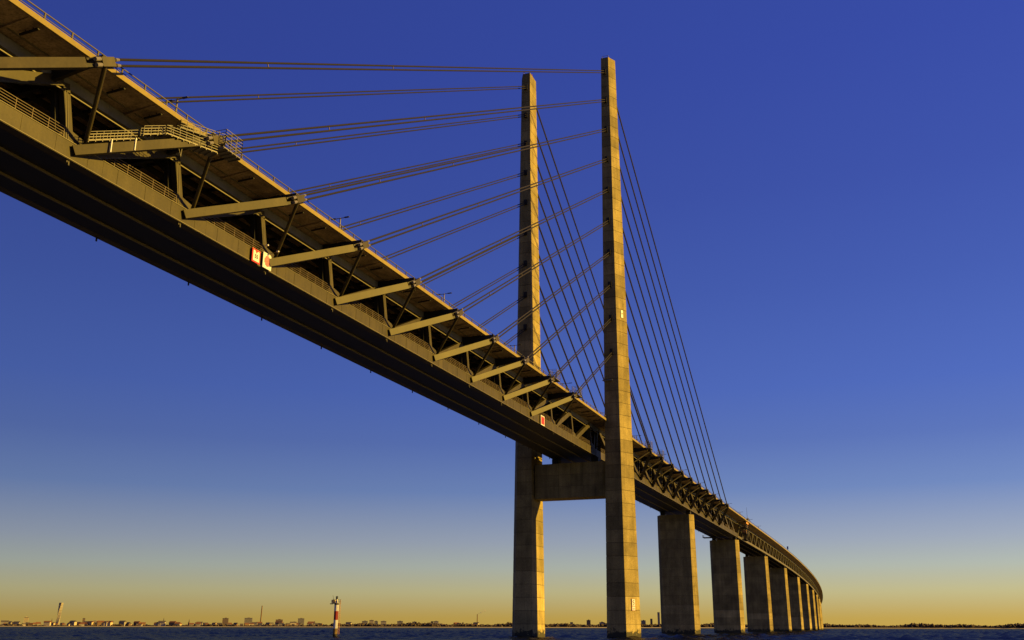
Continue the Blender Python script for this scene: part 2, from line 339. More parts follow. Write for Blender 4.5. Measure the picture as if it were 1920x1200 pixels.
for k in range(190):
    px = random.uniform(5, 610) if k < 160 else random.uniform(620, 940)
    D = random.uniform(5950, 6500) if px > 30 else 6400
    c = far(px, max(D, shore_R(px) + 100)); i, j = random.randrange(4), random.randrange(2)
    t_ = thing('shore_house', 'small gabled house in the row along the far shore', 'house', (c.x, c.y, 1.0), random.uniform(-.6, .6) + YAW, 'houses along the far shore')
    t_.scale = [random.uniform(.8, 1.9)] * 3
    link('wall', hm[i][j][0], t_); link('roof', hm[i][j][1], t_)

# ------------------------------------------------------------------ pylon
def lerp(a, b, t): return a + (b - a) * t
HP = 200.0
pyl = thing('bridge_pylon', 'tall twin-legged concrete pylon with a crossbeam under the truss', 'pylon', (0, 0, 0))
def leg_ring(side, z, inset=0.0):
    t = z / HP
    if side > 0: xi, xf, xa = lerp(11.3, 13.82, t), lerp(17.35, 16.52, t), lerp(20.35, 18.2, t)
    else: xi, xf, xa = lerp(-12.5, -13.5, t), lerp(-18.3, -16.35, t), lerp(-21.5, -18.0, t)
    a = lerp(6.1, 3.35, t) - inset; s = 1 if side > 0 else -1
    p = [(xi + s * inset, -a, z), (xf, -a, z), (xa - s * inset, 0, z), (xf, a, z), (xi + s * inset, a, z)]
    return p if side > 0 else p[::-1]
for side in (1, -1):
    leg = MB().loft([leg_ring(side, -6, .12), leg_ring(side, HP - .1, .12)]).obj('leg', CORE, pyl)
    z = -4.0; k = 0
    while z < HP - .5:
        z1 = min(z + 4.0, HP)
        lo = 12.0 if side > 0 else 20.0
        MB().loft([leg_ring(side, z + .06), leg_ring(side, z1 - .06)]).obj('segment', CONCP if z1 <= lo + .1 else CONC, leg)
        z = z1
    x = 15.2 * side
    cap = MB()
    for (a_, b_) in (((x - 1.1, -2.6), (x + 1.1, -2.6)), ((x + 1.1, -2.6), (x + 1.1, 2.6)), ((x - 1.1, -2.6), (x - 1.1, 2.6)), ((x - 1.1, 2.6), (x + 1.1, 2.6))):
        cap.tube((*a_, HP + 1.1), (*b_, HP + 1.1), .06, 5); cap.tube((*a_, HP), (*a_, HP + 1.1), .06, 5); cap.tube((*b_, HP), (*b_, HP + 1.1), .06, 5)
    cap.obj('top_railing', GALV, pyl)
    MB().tube((x + .8, 1.5, HP), (x + .8, 1.5, HP + 2.2), .16, 6).obj('aviation_light', RED, pyl)
xb = MB().box(-12.2, 11.9, -3.3, 3.3, 42.7, 53.6).obj('crossbeam', CORE, pyl)
for i in range(3):
    for j in range(6):
        x0 = -12.3 + 24.3 * j / 6; x1 = -12.3 + 24.3 * (j + 1) / 6; z0 = 42.6 + 11.1 * i / 3; z1 = 42.6 + 11.1 * (i + 1) / 3
        MB().box(x0 + .04, x1 - .04, -3.42, 3.42, z0 + (.05 if i else 0), z1 - .03).obj('panel', CONC, xb)
for x in (-6.0, 7.4):
    MB().box(x - 1.1, x + 1.1, -1.4, 1.4, 53.65, 55.55).obj('bearing', STEELD, pyl)
# cable anchor recess boxes on both legs
ATT_Z = [88.82 + 11.655 * k for k in range(10)]
am = MB().box(-.55, .55, -.5, .25, -1.0, 1.0).mesh('anchor_box', STEELD)
for side in (1, -1):
    for k in range(10):
        a = lerp(6.1, 3.35, ATT_Z[k] / HP)
        link('anchor_box', am, pyl, (15.04 * side, -a - .02, ATT_Z[k] + .2)); link('anchor_box', am, pyl, (15.04 * side, a + .25, ATT_Z[k] + .2))
MB().box(11.9, 15.2, -5.75, -5.35, 79.3, 79.6).obj('light_bar', GALV, pyl)
# signs on the near leg
def leg_face(z, u):
    t = z / HP; p0 = Vector((lerp(17.35, 16.52, t), -lerp(6.1, 3.35, t), z)); p1 = Vector((lerp(20.35, 18.2, t), 0, z)); return p0.lerp(p1, u), (p1 - p0).normalized()
def leg_sign(z, u, wd, h, label):
    p, dx = leg_face(z, u); n = Vector((-dx.y * -1, -dx.x, 0)).normalized()
    n = Vector((dx.y, -dx.x, 0)).normalized()
    t_ = thing('pylon_sign', label, 'sign', p + n * .12, math.atan2(dx.y, dx.x)); return t_
s1 = leg_sign(9.6, .52, 1.3, 3.4, 'white and red framed notice low on one pylon leg')
MB().box(-.78, .78, -.05, .05, -1.75, 1.75).obj('frame', RED, s1)
MB().box(-.68, .68, -.1, -.06, -.35, 1.65).obj('upper_panel', WHITE, s1); MB().box(-.68, .68, -.1, -.06, -1.62, -.5).obj('lower_panel', WHITE, s1)
b_ = MB()
pts = [(.30, 1.35), (-.25, 1.15), (-.30, .75), (.2, .62), (.25, .25), (-.35, -.1)]
for i in range(5): b_.beam((pts[i][0], -.13, pts[i][1]), (pts[i + 1][0], -.13, pts[i + 1][1]), .18, .05, upv=(0, -1, 0))
b_.obj('symbol', BLACK, s1)
MB().box(-.45, .45, -.13, -.105, -1.1, -.98).box(-.45, .35, -.13, -.105, -1.35, -1.25).obj('lettering', RED, s1)
s2 = leg_sign(102.4, .52, 1.0, 2.4, 'small white plate with black dot high on one pylon leg')
MB().box(-.5, .5, -.05, .05, -1.3, 1.3).obj('plate', WHITE, s2); MB().tube((.05, -.09, .15), (.05, -.055, .15), .33, 12).obj('dot', BLACK, s2)

# ------------------------------------------------------------------ cable-stayed truss girder
gir = thing('bridge_girder', 'dark steel double-deck truss girder with cable outriggers along both sides', 'bridge', (0, 0, 0))
HWT = 7.5           # half width of the truss
ZT = 9.6            # outrigger tips above the underside
L0, L1 = -345.0, 306.0
NM = [-45.2 - 20 * k for k in range(15)]             # main span nodes
TM = [n - 3.26 for n in NM[:10]]                     # main span tips
TS = [43.0 + 19.7 * k for k in range(10)]            # side span tips
NS = [t_ - 3.26 for t_ in TS]
main_nodes = sorted(NM + [-25.2, -5.2]); side_nodes = [0.5, 20.0] + NS + [236.8, 256.5, 276.2, 296.0]
for s in (1, -1):
    xo = HWT * s
    cuts = [L0] + [n + 5 for n in main_nodes if n + 5 < -2] + [n + 5 for n in side_nodes if n < 290] + [L1]
    for a_, b_ in zip(cuts, cuts[1:]):
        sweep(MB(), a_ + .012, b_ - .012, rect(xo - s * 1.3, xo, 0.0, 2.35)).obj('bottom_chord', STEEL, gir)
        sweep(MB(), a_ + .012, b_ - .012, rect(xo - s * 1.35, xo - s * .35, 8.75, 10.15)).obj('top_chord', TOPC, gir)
        for zz in (.06, 2.22): sweep(MB(), a_ + .02, b_ - .02, rect(xo, xo + s * .07, zz, zz + .09)).obj('flange', STEELP, gir)
        k_ = a_ + 2.5
        while k_ < b_ - 1:
            sweep(MB(), k_, k_ + .05, rect(xo, xo + s * .035, .16, 2.2)).obj('stiffener', STEEL, gir); k_ += 5.0
    sweep(MB(), L0, L1, rect(xo - s * .45, xo - s * .3, 8.15, 8.3)).obj('conduit', STEELP, gir)
    sweep(MB(), L0, L1, rect(xo + s * .75, xo + s * .9, 10.25, 10.4)).obj('conduit', STEELP, gir)
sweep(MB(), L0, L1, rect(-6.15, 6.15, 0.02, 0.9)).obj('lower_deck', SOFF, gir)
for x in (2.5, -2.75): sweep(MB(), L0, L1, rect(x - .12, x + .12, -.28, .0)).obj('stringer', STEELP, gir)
sweep(MB(), L0, L1, [(-12.15, 10.65), (-12.15, 11.15), (12.15, 11.15), (12.15, 10.65), (8.6, 10.42), (5.8, 10.25), (-5.8, 10.25), (-8.6, 10.42)]).obj('deck_slab', SLAB, gir)
for s in (1, -1):
    x = 12.17 * s; L = L0
    while L < L1 - 1:
        e = min(L + 20, L1); sweep(MB(), L + .04, e - .04, rect(x, x + .22 * s, 10.5, 11.2)).obj('edge_beam', FASC, gir); L = e
# trusses
def bays(nodes, rising):
    for i in range(len(nodes) - 1): yield nodes[i], nodes[i + 1]
for s in (1, -1):
    x = (HWT - .75) * s
    for a_, b_ in bays(main_nodes, 1):
        MB().beam(pt(a_ + 1.2, x + .12 * s, 1.7), pt(b_ - 2.6, x + .12 * s, 9.3), .95, 1.3).obj('diagonal', STEEL, gir)
        po = MB().beam(pt(b_, x, 1.6), pt(b_ - 2.0, x, 9.3), .9, 1.0).obj('post', STEEL, gir)
        if s > 0 and b_ < -60:
            MB().tube(pt(b_ - .25, x + .45, -.3), pt(b_ - 2.1, x + .45, 8.6), .07, 6).tube(pt(b_ - .0, x + .5, -.5), pt(b_ - 1.8, x + .48, 8.6), .05, 6).obj('drain_pipe', STEELP, po)
        # gussets at the lower node
        MB().add([pt(b_ - 2.2, xx, 2.3) for xx in (x - .3, x + .42)] + [pt(b_ + 3.2, xx, 2.3) for xx in (x - .3, x + .42)] + [pt(b_ + 1.9, xx, 3.5) for xx in (x - .3, x + .42)] + [pt(b_ - 1.0, xx, 4.0) for xx in (x - .3, x + .42)],
                 [(0, 2, 4, 6), (1, 7, 5, 3), (0, 1, 3, 2), (2, 3, 5, 4), (4, 5, 7, 6), (6, 7, 1, 0)]).obj('gusset', STEEL, gir)
    for a_, b_ in bays(side_nodes, -1):
        MB().beam(pt(b_ - 1.2, x + .12 * s, 1.7), pt(a_ + 2.6, x + .12 * s, 9.3), .95, 1.3).obj('diagonal', STEEL, gir)
        MB().beam(pt(a_, x, 1.6), pt(a_ + 2.0, x, 9.3), .62, .6).obj('post', STEEL, gir)
# outriggers with heads, struts and cross beams
CDIR = {}
def outrigger(tip, node_next, node_own, s, sgn, att):
    """tip chainage, node the outrigger springs from, node under the tip, side, +1 main / -1 side span"""
    X = 15.02 * s
    T = pt(tip, X, ZT); A = Vector((15.04 * (1 if s > 0 else -1), -4.15 * sgn, att)); cd = (A - T).normalized()
    P0 = pt(node_next + .3 * sgn, (HWT + .32) * s, 1.35)
    d = (T - P0).normalized(); H0 = T - cd * 2.1
    ro = MB().beam(P0 - d * .4, H0 - d * 1.6 - Vector((0, 0, .1)), .7, 1.22).obj('outrigger', STEEL, gir)
    MB().beam(H0 - d * 1.62 - Vector((0, 0, .45)), H0 + cd * .3 - Vector((0, 0, .45)), .7, .5, .5, .25).beam(H0 - d * 1.62 + Vector((0, 0, .38)), H0 + cd * .2 + Vector((0, 0, .5)), .5, .25).obj('end_flange', STEELD, ro)
    MB().beam(H0, T - cd * .02, 1.15, 1.1).obj('anchor_head', STEEL, ro)
    u = cd.cross(Vector((0, 0, 1))).normalized(); v = u.cross(cd)
    for q in (-.33, .33):
        MB().tube(H0 - cd * .85 + v * q + u * .3 * s, H0 + cd * .02 + v * q + u * .3 * s, .26, 10).obj('anchor_bolt', BOLT, ro)
        MB().tube(T - cd * .1 + v * q, T + cd * .75 + v * q, .25, 10, .22).obj('cable_socket', STEELD, ro)
        MB().tube(T + cd * .72 + v * q, T + cd * 1.35 + v * q, .24, 10, .18).obj('socket_collar', BOLT, ro)
    MB().tube(T - cd * 1.0 - Vector((0, 0, .5)) , pt(node_own + 1.6 * sgn, (HWT + .15) * s, 2.6), .27, 10).obj('strut', STEEL, gir)
    xin = (HWT - .4) * s
    MB().add([pt(tip - .8 * sgn - .25, xin, 10.2), pt(tip - .8 * sgn + .25, xin, 10.2), pt(tip - .8 * sgn + .25, xin, 8.3), pt(tip - .8 * sgn - .25, xin, 8.3),
              pt(tip - .9 * sgn - .25, X - .2 * s, 10.05), pt(tip - .9 * sgn + .25, X - .2 * s, 10.05), pt(tip - .9 * sgn + .25, X - .2 * s, 9.3), pt(tip - .9 * sgn - .25, X - .2 * s, 9.3)],
             [(0, 1, 2, 3), (7, 6, 5, 4), (0, 4, 5, 1), (1, 5, 6, 2), (2, 6, 7, 3), (3, 7, 4, 0)]).obj('cross_beam', STEELD, gir)
    return T, A, cd
cables = []
for s in (1, -1):
    for k in range(10):
        T, A, cd = outrigger(TM[k], NM[k + 1], NM[k], s, 1, ATT_Z[k]); cables.append((s, 1, k, T, A, cd))
        T, A, cd = outrigger(TS[k], NS[k + 1] if k < 9 else 236.8, NS[k], s, -1, ATT_Z[k]); cables.append((s, -1, k, T, A, cd))
# inner cross beams and drain pipes under the slab (main span)
L = -336.0
dp_me = MB().tube((-1.35, 0, -.12), (1.35, 0, .0), .16, 8).tube((-.6, 0, 0), (-.6, 0, .45), .05, 5).tube((.5, 0, 0), (.5, 0, .45), .05, 5).mesh('slab_pipe', STEELD)
while L < -8:
    for s in (1,): link('slab_pipe', dp_me, gir, pt(L, 10.3 * s, 10.22))
    L += 6.67
for n in main_nodes + side_nodes:
    sg_ = 1 if n < 0 else -1
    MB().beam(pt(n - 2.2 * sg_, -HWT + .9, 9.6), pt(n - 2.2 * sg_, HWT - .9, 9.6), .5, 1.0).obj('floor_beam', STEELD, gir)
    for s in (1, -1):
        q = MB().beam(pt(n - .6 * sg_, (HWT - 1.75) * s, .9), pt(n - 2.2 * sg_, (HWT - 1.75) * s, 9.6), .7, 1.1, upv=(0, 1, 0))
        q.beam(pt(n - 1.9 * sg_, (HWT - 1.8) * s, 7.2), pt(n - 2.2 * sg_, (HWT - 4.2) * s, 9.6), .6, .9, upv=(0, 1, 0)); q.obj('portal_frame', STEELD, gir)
for x in (-5.0, -2.5, 0.0, 2.5, 5.0): sweep(MB(), L0, L1, rect(x - .2, x + .2, 9.45, 10.24)).obj('darkening_stringer', STEELD, gir)  # dark beams added to deepen the shade under the slab between the trusses
for L_ in range(-340, 300, 5):
    MB().beam(pt(L_, -6.1, 10.02), pt(L_, 6.1, 10.02), .3, .42).obj('darkening_rib', STEELD, gir)  # ribs likewise added to make the slab underside look darker
L_ = -337.5
while L_ < -8:                      # ribs under the cantilevered edge of the slab
    for s in (1, -1): MB().add([pt(L_ + dy, x_ * s, z_) for dy in (-.14, .14) for x_, z_ in ((7.3, 10.36), (7.3, 10.02), (11.9, 10.52), (11.9, 10.62))], [(0, 1, 2, 3), (7, 6, 5, 4), (0, 4, 5, 1), (1, 5, 6, 2), (2, 6, 7, 3), (3, 7, 4, 0)]).obj('slab_rib', SLAB, gir)
    L_ += 10.0
# road railing on the edge beams
for s in (1, -1):
    rl = sweep(MB(), L0, L1, rect(12.24 * s, 12.34 * s, 11.95, 12.07)); sweep(rl, L0, L1, rect(12.26 * s, 12.32 * s, 11.42, 11.5))
    ro = rl.obj('railing', RAILM, gir)
    pm = MB().box(-.07, .07, -.09, .09, -.02, .86).mesh('railing_post', RAILM)
    if s > 0:
        L = L0 + 1
        while L < L1:
            p = pt(L, 12.29, 11.2); link('railing_post', pm, ro, p); L += 4.0
    else:
        q = MB(); L = L0 + 1
        while L < L1:
            p = pt(L, -12.29, 11.2); q.box(p.x - .07, p.x + .07, p.y - .09, p.y + .09, p.z, p.z + .86); L += 4.0
        q.obj('railing_posts', RAILM, ro)
# walkway railing on the lower chords
for s in (1, -1):
    for a_, b_ in list(bays(main_nodes, 1)) + list(bays(side_nodes, -1)):
        q = MB(); x = (HWT - .22) * s; e0, e1 = a_ + 4.6, b_ - 1.4
        if e1 - e0 < 4: continue
        for zz in (2.75, 3.1, 3.45, 3.8): q.beam(pt(e0, x, zz), pt(e1, x, zz), .06, .07)
        n = 6
        for k in range(n + 1): q.beam(pt(lerp(e0, e1, k / n), x, 2.3), pt(lerp(e0, e1, k / n), x, 3.84), .08, .08, upv=(0, 1, 0))
        q.beam(pt(e0, x - .5 * s, 2.45), pt(e1, x - .5 * s, 2.45), .8, .1)
        q.obj('walkway_railing', RUST, gir)
nub = MB().box(-.08, .08, -.1, .1, -.6, .02).mesh('drain_outlet', STEELD)
for n in main_nodes + side_nodes:
    for s in (1, -1): link('drain_outlet', nub, gir, pt(n, (HWT - .3) * s, 0))

# ------------------------------------------------------------------ stay cables
for s, sgn, k, T, A, cd in cables:
    u = cd.cross(Vector((0, 0, 1))).normalized(); v = u.cross(cd)
    lb = '%s lowest cable pair on the pylon leg %s, over the %s' % (ORD[k], 'with signs' if s > 0 else 'without signs', 'main span' if sgn > 0 else 'side span')
    t_ = thing('stay_cable', lb, 'cable', T, 0, 'stay cables')
    for q in (-.36, .36):
        MB().tube(cd * .5 + v * q, (A - T) + v * q, .165, 8).obj('cable', CABLE, t_)
    ln = (A - T).length
    for fr in (.13, .30):
        c = cd * (ln * fr)
        MB().beam(c - v * .42, c + v * .42, .13, .10, upv=cd).obj('clamp', STEELP, t_)

# ------------------------------------------------------------------ signs on the girder
def board(name, Lc, zc, wd, h, label):
    p = pt(Lc, HWT + .35, zc); return thing(name, label, 'sign', p, math.pi / 2)
def text_mesh(txt, size, m):
    cu = bpy.data.curves.new('lettering', 'FONT'); cu.body = txt; cu.size = size; cu.align_x = 'CENTER'; cu.align_y = 'CENTER'; cu.extrude = .01; cu.offset = .02
    tmp = bpy.data.objects.new('tmp', cu); COL.objects.link(tmp)
    dg = bpy.context.evaluated_depsgraph_get(); me = bpy.data.meshes.new_from_object(tmp.evaluated_get(dg))
    bpy.data.objects.remove(tmp); me.materials.clear(); me.materials.append(m); return me
sg = board('clearance_sign', -188.75, 1.05, 2, 2, 'white board with red border reading 55, hung on lower chord')
MB().box(-1.0, 1.0, -.06, .06, -1.05, 1.05).obj('border', REDB, sg)
MB().box(-.78, .78, -.1, -.065, -.83, .83).obj('panel', WHITE, sg)
MB().add([(-.32, -.13, .83), (.32, -.13, .83), (0, -.13, .42), (-.32, -.105, .83), (.32, -.105, .83), (0, -.105, .42)], [(0, 2, 1), (3, 4, 5), (0, 1, 4, 3), (1, 2, 5, 4), (2, 0, 3, 5)]).obj('arrow', REDB, sg)
o = link('lettering', text_mesh('55', .85, BLACK), sg, (0, -.12, -.1)); o.rotation_euler = (math.pi / 2, 0, 0)
MB().box(-.9, -.7, -.04, .5, 1.0, 1.12).box(.7, .9, -.04, .5, 1.0, 1.12).box(-.9, .9, .1, .3, .9, 1.2).obj('bracket', ORANGE, sg)
sg = board('stripe_sign', -185.85, 1.25, 2.3, 2.4, 'white board with a disc of red upright stripes, hung on lower chord')
MB().add([(x, y, z) for y in (-.06, .06) for x, z in ((-1.12, -1.25), (1.12, -1.25), (1.12, .75), (.85, 1.15), (.6, 1.25), (-1.12, 1.25))], [(0, 1, 2, 3, 4, 5), (11, 10, 9, 8, 7, 6)] + [(i, i + 6, (i + 1) % 6 + 6, (i + 1) % 6) for i in range(6)]).obj('panel', WHITE, sg)
for i, hh in enumerate((.38, .72, .86, .86, .72, .38)):
    x = -.65 + i * .26; MB().box(x - .07, x + .07, -.1, -.065, -hh, hh).obj('stripe', REDB, sg)
MB().box(-.9, -.7, -.04, .5, 1.2, 1.32).box(.4, .6, -.04, .5, 1.2, 1.32).obj('bracket', STEEL, sg)
for Lq in (-188.2, -185.4):
    t_ = thing('sign_lamp', 'small sign lamp on arm above the 55 board' if Lq < -187 else 'small sign lamp on arm above the striped board', 'lamp', pt(Lq, HWT + .4, 2.6))
    MB().tube((0, 0, 0), (1.4, 0, .25), .04, 5).obj('arm', STEELP, t_); MB().box(1.3, 1.65, -.14, .14, .15, .33).obj('lamp_head', WHITE, t_)
sg = board('red_sign', -56.2, 1.15, 3, 2.6, 'bright red board with white border on the lower chord near the pylon')
MB().box(-1.5, 1.5, -.06, .06, -1.3, 1.35).obj('border', WHITE, sg); MB().box(-1.15, 1.15, -.1, -.065, -1.0, 1.05).obj('panel', REDB, sg)

# ------------------------------------------------------------------ access walkway and cages
def rail_box(mb, pts, h, closed=False, n=None):
    seq = list(zip(pts, pts[1:] + pts[:1])) if closed else list(zip(pts, pts[1:]))
    for a_, b_ in seq:
        a_, b_ = Vector(a_), Vector(b_); k = max(1, int((b_ - a_).length / .9))
        for zz in (h * .35, h * .68, h): mb.beam(a_ + Vector((0, 0, zz)), b_ + Vector((0, 0, zz)), .06, .06)
        for i in range(k + 1):
            p = a_.lerp(b_, i / k); mb.beam(p, p + Vector((0, 0, h)), .06, .06, upv=(0, 1, 0))
def plank(mb, a_, b_, wd):
    mb.beam(a_, b_, wd, .14)
    a_, b_ = Vector(a_), Vector(b_); d = (b_ - a_); k = max(1, int(d.length / .8)); sdv = d.normalized().cross(Vector((0, 0, 1))).normalized()
    for i in range(k + 1):
        p = a_ + d * (i / k) - Vector((0, 0, .16)); mb.beam(p - sdv * (wd / 2), p + sdv * (wd / 2), .08, .16)
P0 = pt(NM[9], HWT + .6, 1.35); T2 = pt(TM[8], 15.02, ZT); d = T2 - P0
acc = thing('access_walkway', 'pale galvanised inspection walkway with railings climbing a cable outrigger', 'walkway', P0)
def rel(v): return Vector(v) - P0
for i, (t0, t1, lift) in enumerate(((.06, .38, .95), (.42, .62, 1.35))):
    a_ = d * t0 + Vector((0, 0, lift)); b_ = d * t1 + Vector((0, 0, lift - .15))
    q = MB(); plank(q, a_, b_, .9); q.obj('tread_deck', GALV, acc)
    sdv = d.cross(Vector((0, 0, 1))).normalized()
    q = MB(); rail_box(q, [a_ + sdv * .45, b_ + sdv * .45], 1.15); rail_box(q, [a_ - sdv * .45, b_ - sdv * .45], 1.15); rail_box(q, [b_ - sdv * .45, b_ + sdv * .45], 1.15); q.obj('railing', GALV, acc)
for (A_, B_, wd_, hh_) in (((13.0, -215.9, 62.7), (15.6, -209.0, 62.8), 1.9, 1.1), ((13.1, -213.3, 64.9), (15.9, -207.6, 65.0), 1.2, 1.1)):
    a_, b_ = rel(A_), rel(B_); n_ = (b_ - a_).cross(Vector((0, 0, 1))).normalized() * (wd_ / 2)
    q = MB(); plank(q, a_, b_, wd_); q.obj('platform', GALV, acc)
    q = MB(); rail_box(q, [a_ + n_, b_ + n_, b_ - n_, a_ - n_], hh_, True); q.obj('railing', GALV, acc)
for t_ in (.2, .36):
    c = d * t_; MB().beam(c + Vector((.5, 0, -.75)), c + Vector((.5, 0, .95)), .16, .14, upv=(0, 1, 0)).beam(c + Vector((-.5, 0, .8)), c + Vector((.55, 0, .8)), .14, .14).obj('bracket', WHITE, acc)
c = rel((14.2, -213.4, 62.5)); MB().beam(c, c + Vector((-.3, .2, -1.7)), .09, .09).beam(c + Vector((0, -1.2, 0)), c + Vector((-.3, .2, -1.7)), .09, .09).obj('brace', GALV, acc)
def cage(tp, label, sz=1.0, group='access cages on the outrigger heads', s=1):
    t_ = thing('access_cage', label, 'cage', tp, 0, group); q = MB(); z0 = -1.6 * sz
    x0, x1, y0, y1 = -.9 * sz, 1.3 * sz, -.6 * sz, 3.0 * sz
    plank(q, Vector((.2 * sz, y0, z0)), Vector((.2 * sz, y1, z0)), 2.0 * sz); q.obj('platform', GALV, t_)
    q = MB(); ring = [Vector((x0, y0, z0)), Vector((x1, y0, z0)), Vector((x1, y1, z0)), Vector((x0, y1, z0))]
    rail_box(q, ring, 1.2, True); rail_box(q, [p + Vector((0, 0, 1.2)) for p in ring], 1.4 * sz, True); q.obj('railing', GALV, t_)
cage(pt(TM[8], 15.2, ZT), 'pale mesh cage round the outrigger head above the access walkway', 1.0, None)
cage(pt(TM[0], 15.0, ZT + 1.2), 'pale access cage on main span outrigger head closest to the pylon', .9)
cage(pt(TM[1], 15.0, ZT + 1.2), 'pale access cage on main span outrigger head second from the pylon', .9)
cage(pt(TS[0], 15.0, ZT + 1.2) - Vector((0, 2, 0)), 'pale access cage on side span outrigger head closest to the pylon', .9)
cage(pt(TS[1], 15.0, ZT + 1.2) - Vector((0, 2, 0)), 'pale access cage on side span outrigger head second from the pylon', .9)

# ------------------------------------------------------------------ road lamps
lmesh = [MB().tube((0, 0, 0), (0, 0, 12.0), .2, 8, .13).mesh('pole', STEELP), MB().tube((-1.2, 0, 11.9), (1.2, 0, 11.9), .07, 6).mesh('arm', STEELP),
         MB().box(-.5, .5, -.17, .17, -.07, .09).mesh('lamp_head', STEELD)]
k = 0
for L in [-248.5, -200.5, -152.7, -104.5, -57.0, -9.0, 39.0, 87.0, 135.0, 183.0, 231.0, 279.0, 327.0, 375.0, 423.0, 471.0]:
    ax, ay, a, z = axis(L)
    side = 'along the main span' if L < 0 else 'towards the piers'
    n = int(round(-(L + 9) / 48.0)) if L < 0 else int(round((L - 39) / 48.0))
    t_ = thing('road_lamp', 'twin armed road lamp, %s from the pylon %s' % (ORD[n], side), 'lamp', pt(L, 0, 11.15), a, 'road lamps along the bridge')
    link('pole', lmesh[0], t_); link('arm', lmesh[1], t_)
    for x in (-1.45, 1.45): link('lamp_head', lmesh[2], t_, (x, 0, 11.93))

# ------------------------------------------------------------------ approach girder on piers
apg = thing('approach_girder', 'curving steel truss approach bridge with concrete road deck on piers', 'bridge', (0, 0, 0))
A0, A1 = 306.3, 2460.0
for s in (1, -1):
    xo = HWT * s
    sweep(MB(), A0, A1, rect(xo - s * 1.0, xo, 0.0, 1.3)).obj('bottom_chord', APPR, apg)
    sweep(MB(), A0, A1, rect(xo - s * 1.1, xo - s * .2, 8.4, 9.6)).obj('top_chord', APPR, apg)
    x = xo - s * .5; rest = MB(); cnt = 0
    L = A0 + 1.0
    while L + 20 < A1:
        for a_, b_ in (((L, 1.2), (L + 10, 8.5)), ((L + 20, 1.2), (L + 10, 8.5))):
            if s > 0 and L < 1400: MB().beam(pt(a_[0], x, a_[1]), pt(b_[0], x, b_[1]), .55, .6).obj('diagonal', APPR, apg)
            else: rest.beam(pt(a_[0], x, a_[1]), pt(b_[0], x, b_[1]), .55, .6)
        L += 20
    o = rest.obj('diagonals', APPR, apg); o['kind'] = 'stuff'
    L = A0
    while L < A1 - 1:
        e = min(L + 20, A1); q = sweep(MB(), L + .05, e - .05, rect(12.1 * s, 12.32 * s, 10.4, 11.15)); q.obj('edge_beam', FASC, apg); L = e
    rl = sweep(MB(), A0, A1, rect(12.18 * s, 12.28 * s, 11.9, 12.02)); L = A0 + 1
    while L < A1:
        rl.beam(pt(L, 12.23 * s, 11.1), pt(L, 12.23 * s, 12.0), .12, .12, upv=(0, 1, 0)); L += 4
    rl.obj('railing', RAILM, apg)
sweep(MB(), A0, A1, [(-12.1, 10.5), (-12.1, 11.1), (12.1, 11.1), (12.1, 10.5), (8, 9.75), (5.5, 9.65), (-5.5, 9.65), (-8, 9.75)]).obj('deck_slab', SLAB, apg)
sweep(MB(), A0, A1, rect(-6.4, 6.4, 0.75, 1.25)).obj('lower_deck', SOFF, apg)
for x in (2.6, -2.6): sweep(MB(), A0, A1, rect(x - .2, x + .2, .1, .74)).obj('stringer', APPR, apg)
L = A0 + 1.0
while L < A1:
    MB().beam(pt(L, -6.4, .45), pt(L, 6.4, .45), .4, .55).obj('floor_beam', STEELD, apg); L += 10

def pier(L, idx):
    ax, ay, a, z = axis(L); top = z - 1.75
    t_ = thing('bridge_pier', 'broad concrete pier under the bridge, %s behind the pylon' % ORD[idx], 'pier', (ax - .25, ay, 0), a, 'bridge piers behind the pylon')
    def ring(zz, ins=0.0):
        u = zz / 55.0; hw = lerp(7.05, 6.95, u) - ins * .5; ap = lerp(1.95, 1.75, u) - ins * .5; dpt = 3.0 - ins
        return [(-hw, -dpt, zz), (hw, -dpt, zz), (hw + ap, 0, zz), (hw, dpt, zz), (-hw, dpt, zz), (-hw - ap, 0, zz)]
    core = MB().loft([ring(-5, .12), ring(top - .05, .12)]).obj('core', CORE, t_)
    zz = -4.0
    while zz < top - .3:
        z1 = min(zz + 4.2, top)
        if top - z1 < 1.5: z1 = top
        MB().loft([ring(zz + .04), ring(z1 - (.04 if z1 < top else 0))]).obj('segment', CONCP if z1 < 13.5 else CONC, core); zz = z1
    for x in (-6.0, 6.2): MB().box(x - 1.0, x + 1.0, -1.2, 1.2, top, top + 1.72).obj('bearing', STEELD, t_)
LP = [160, 301] + [441 + 140 * i for i in range(15)]
for i, L in enumerate(LP): pier(L, i)

# inspection gantry hanging at the joint of the two girders
p = pt(318, 0, 0); gy = thing('inspection_gantry', 'dark inspection gantry frame with orange fittings hung round the truss at the second pier', 'gantry', p)
q = MB()
for y in (-6, 0, 6):
    q.beam((9.0, y, -.6), (9.0, y, 10.2), .3, .3, upv=(0, 1, 0)); q.beam((11.5, y, -.6), (11.5, y, 12.4), .3, .3, upv=(0, 1, 0))
for zz in (-.6, 3.2, 6.8, 10.2):
    q.beam((9.0, -6, zz), (9.0, 6, zz), .25, .25); q.beam((11.5, -6, zz), (11.5, 6, zz), .25, .25)
    for y in (-6, 6): q.beam((9, y, zz), (11.5, y, zz), .25, .25)
q.obj('frame', STEELD, gy)
for zz in (-.5, 3.3, 6.9): MB().box(9.1, 11.4, -5.9, 5.9, zz, zz + .15).obj('platform', STEELD, gy)
MB().box(9.3, 11.2, -4.5, -1.5, 3.5, 5.2).obj('motor_housing', ORANGE, gy); MB().box(11.6, 12.0, -5, 4, 9.0, 10.0).obj('guard_panel', ORANGE, gy)
MB().box(9.3, 11.2, 1.5, 4.5, 7.1, 8.6).obj('tool_box', ORANGE, gy)
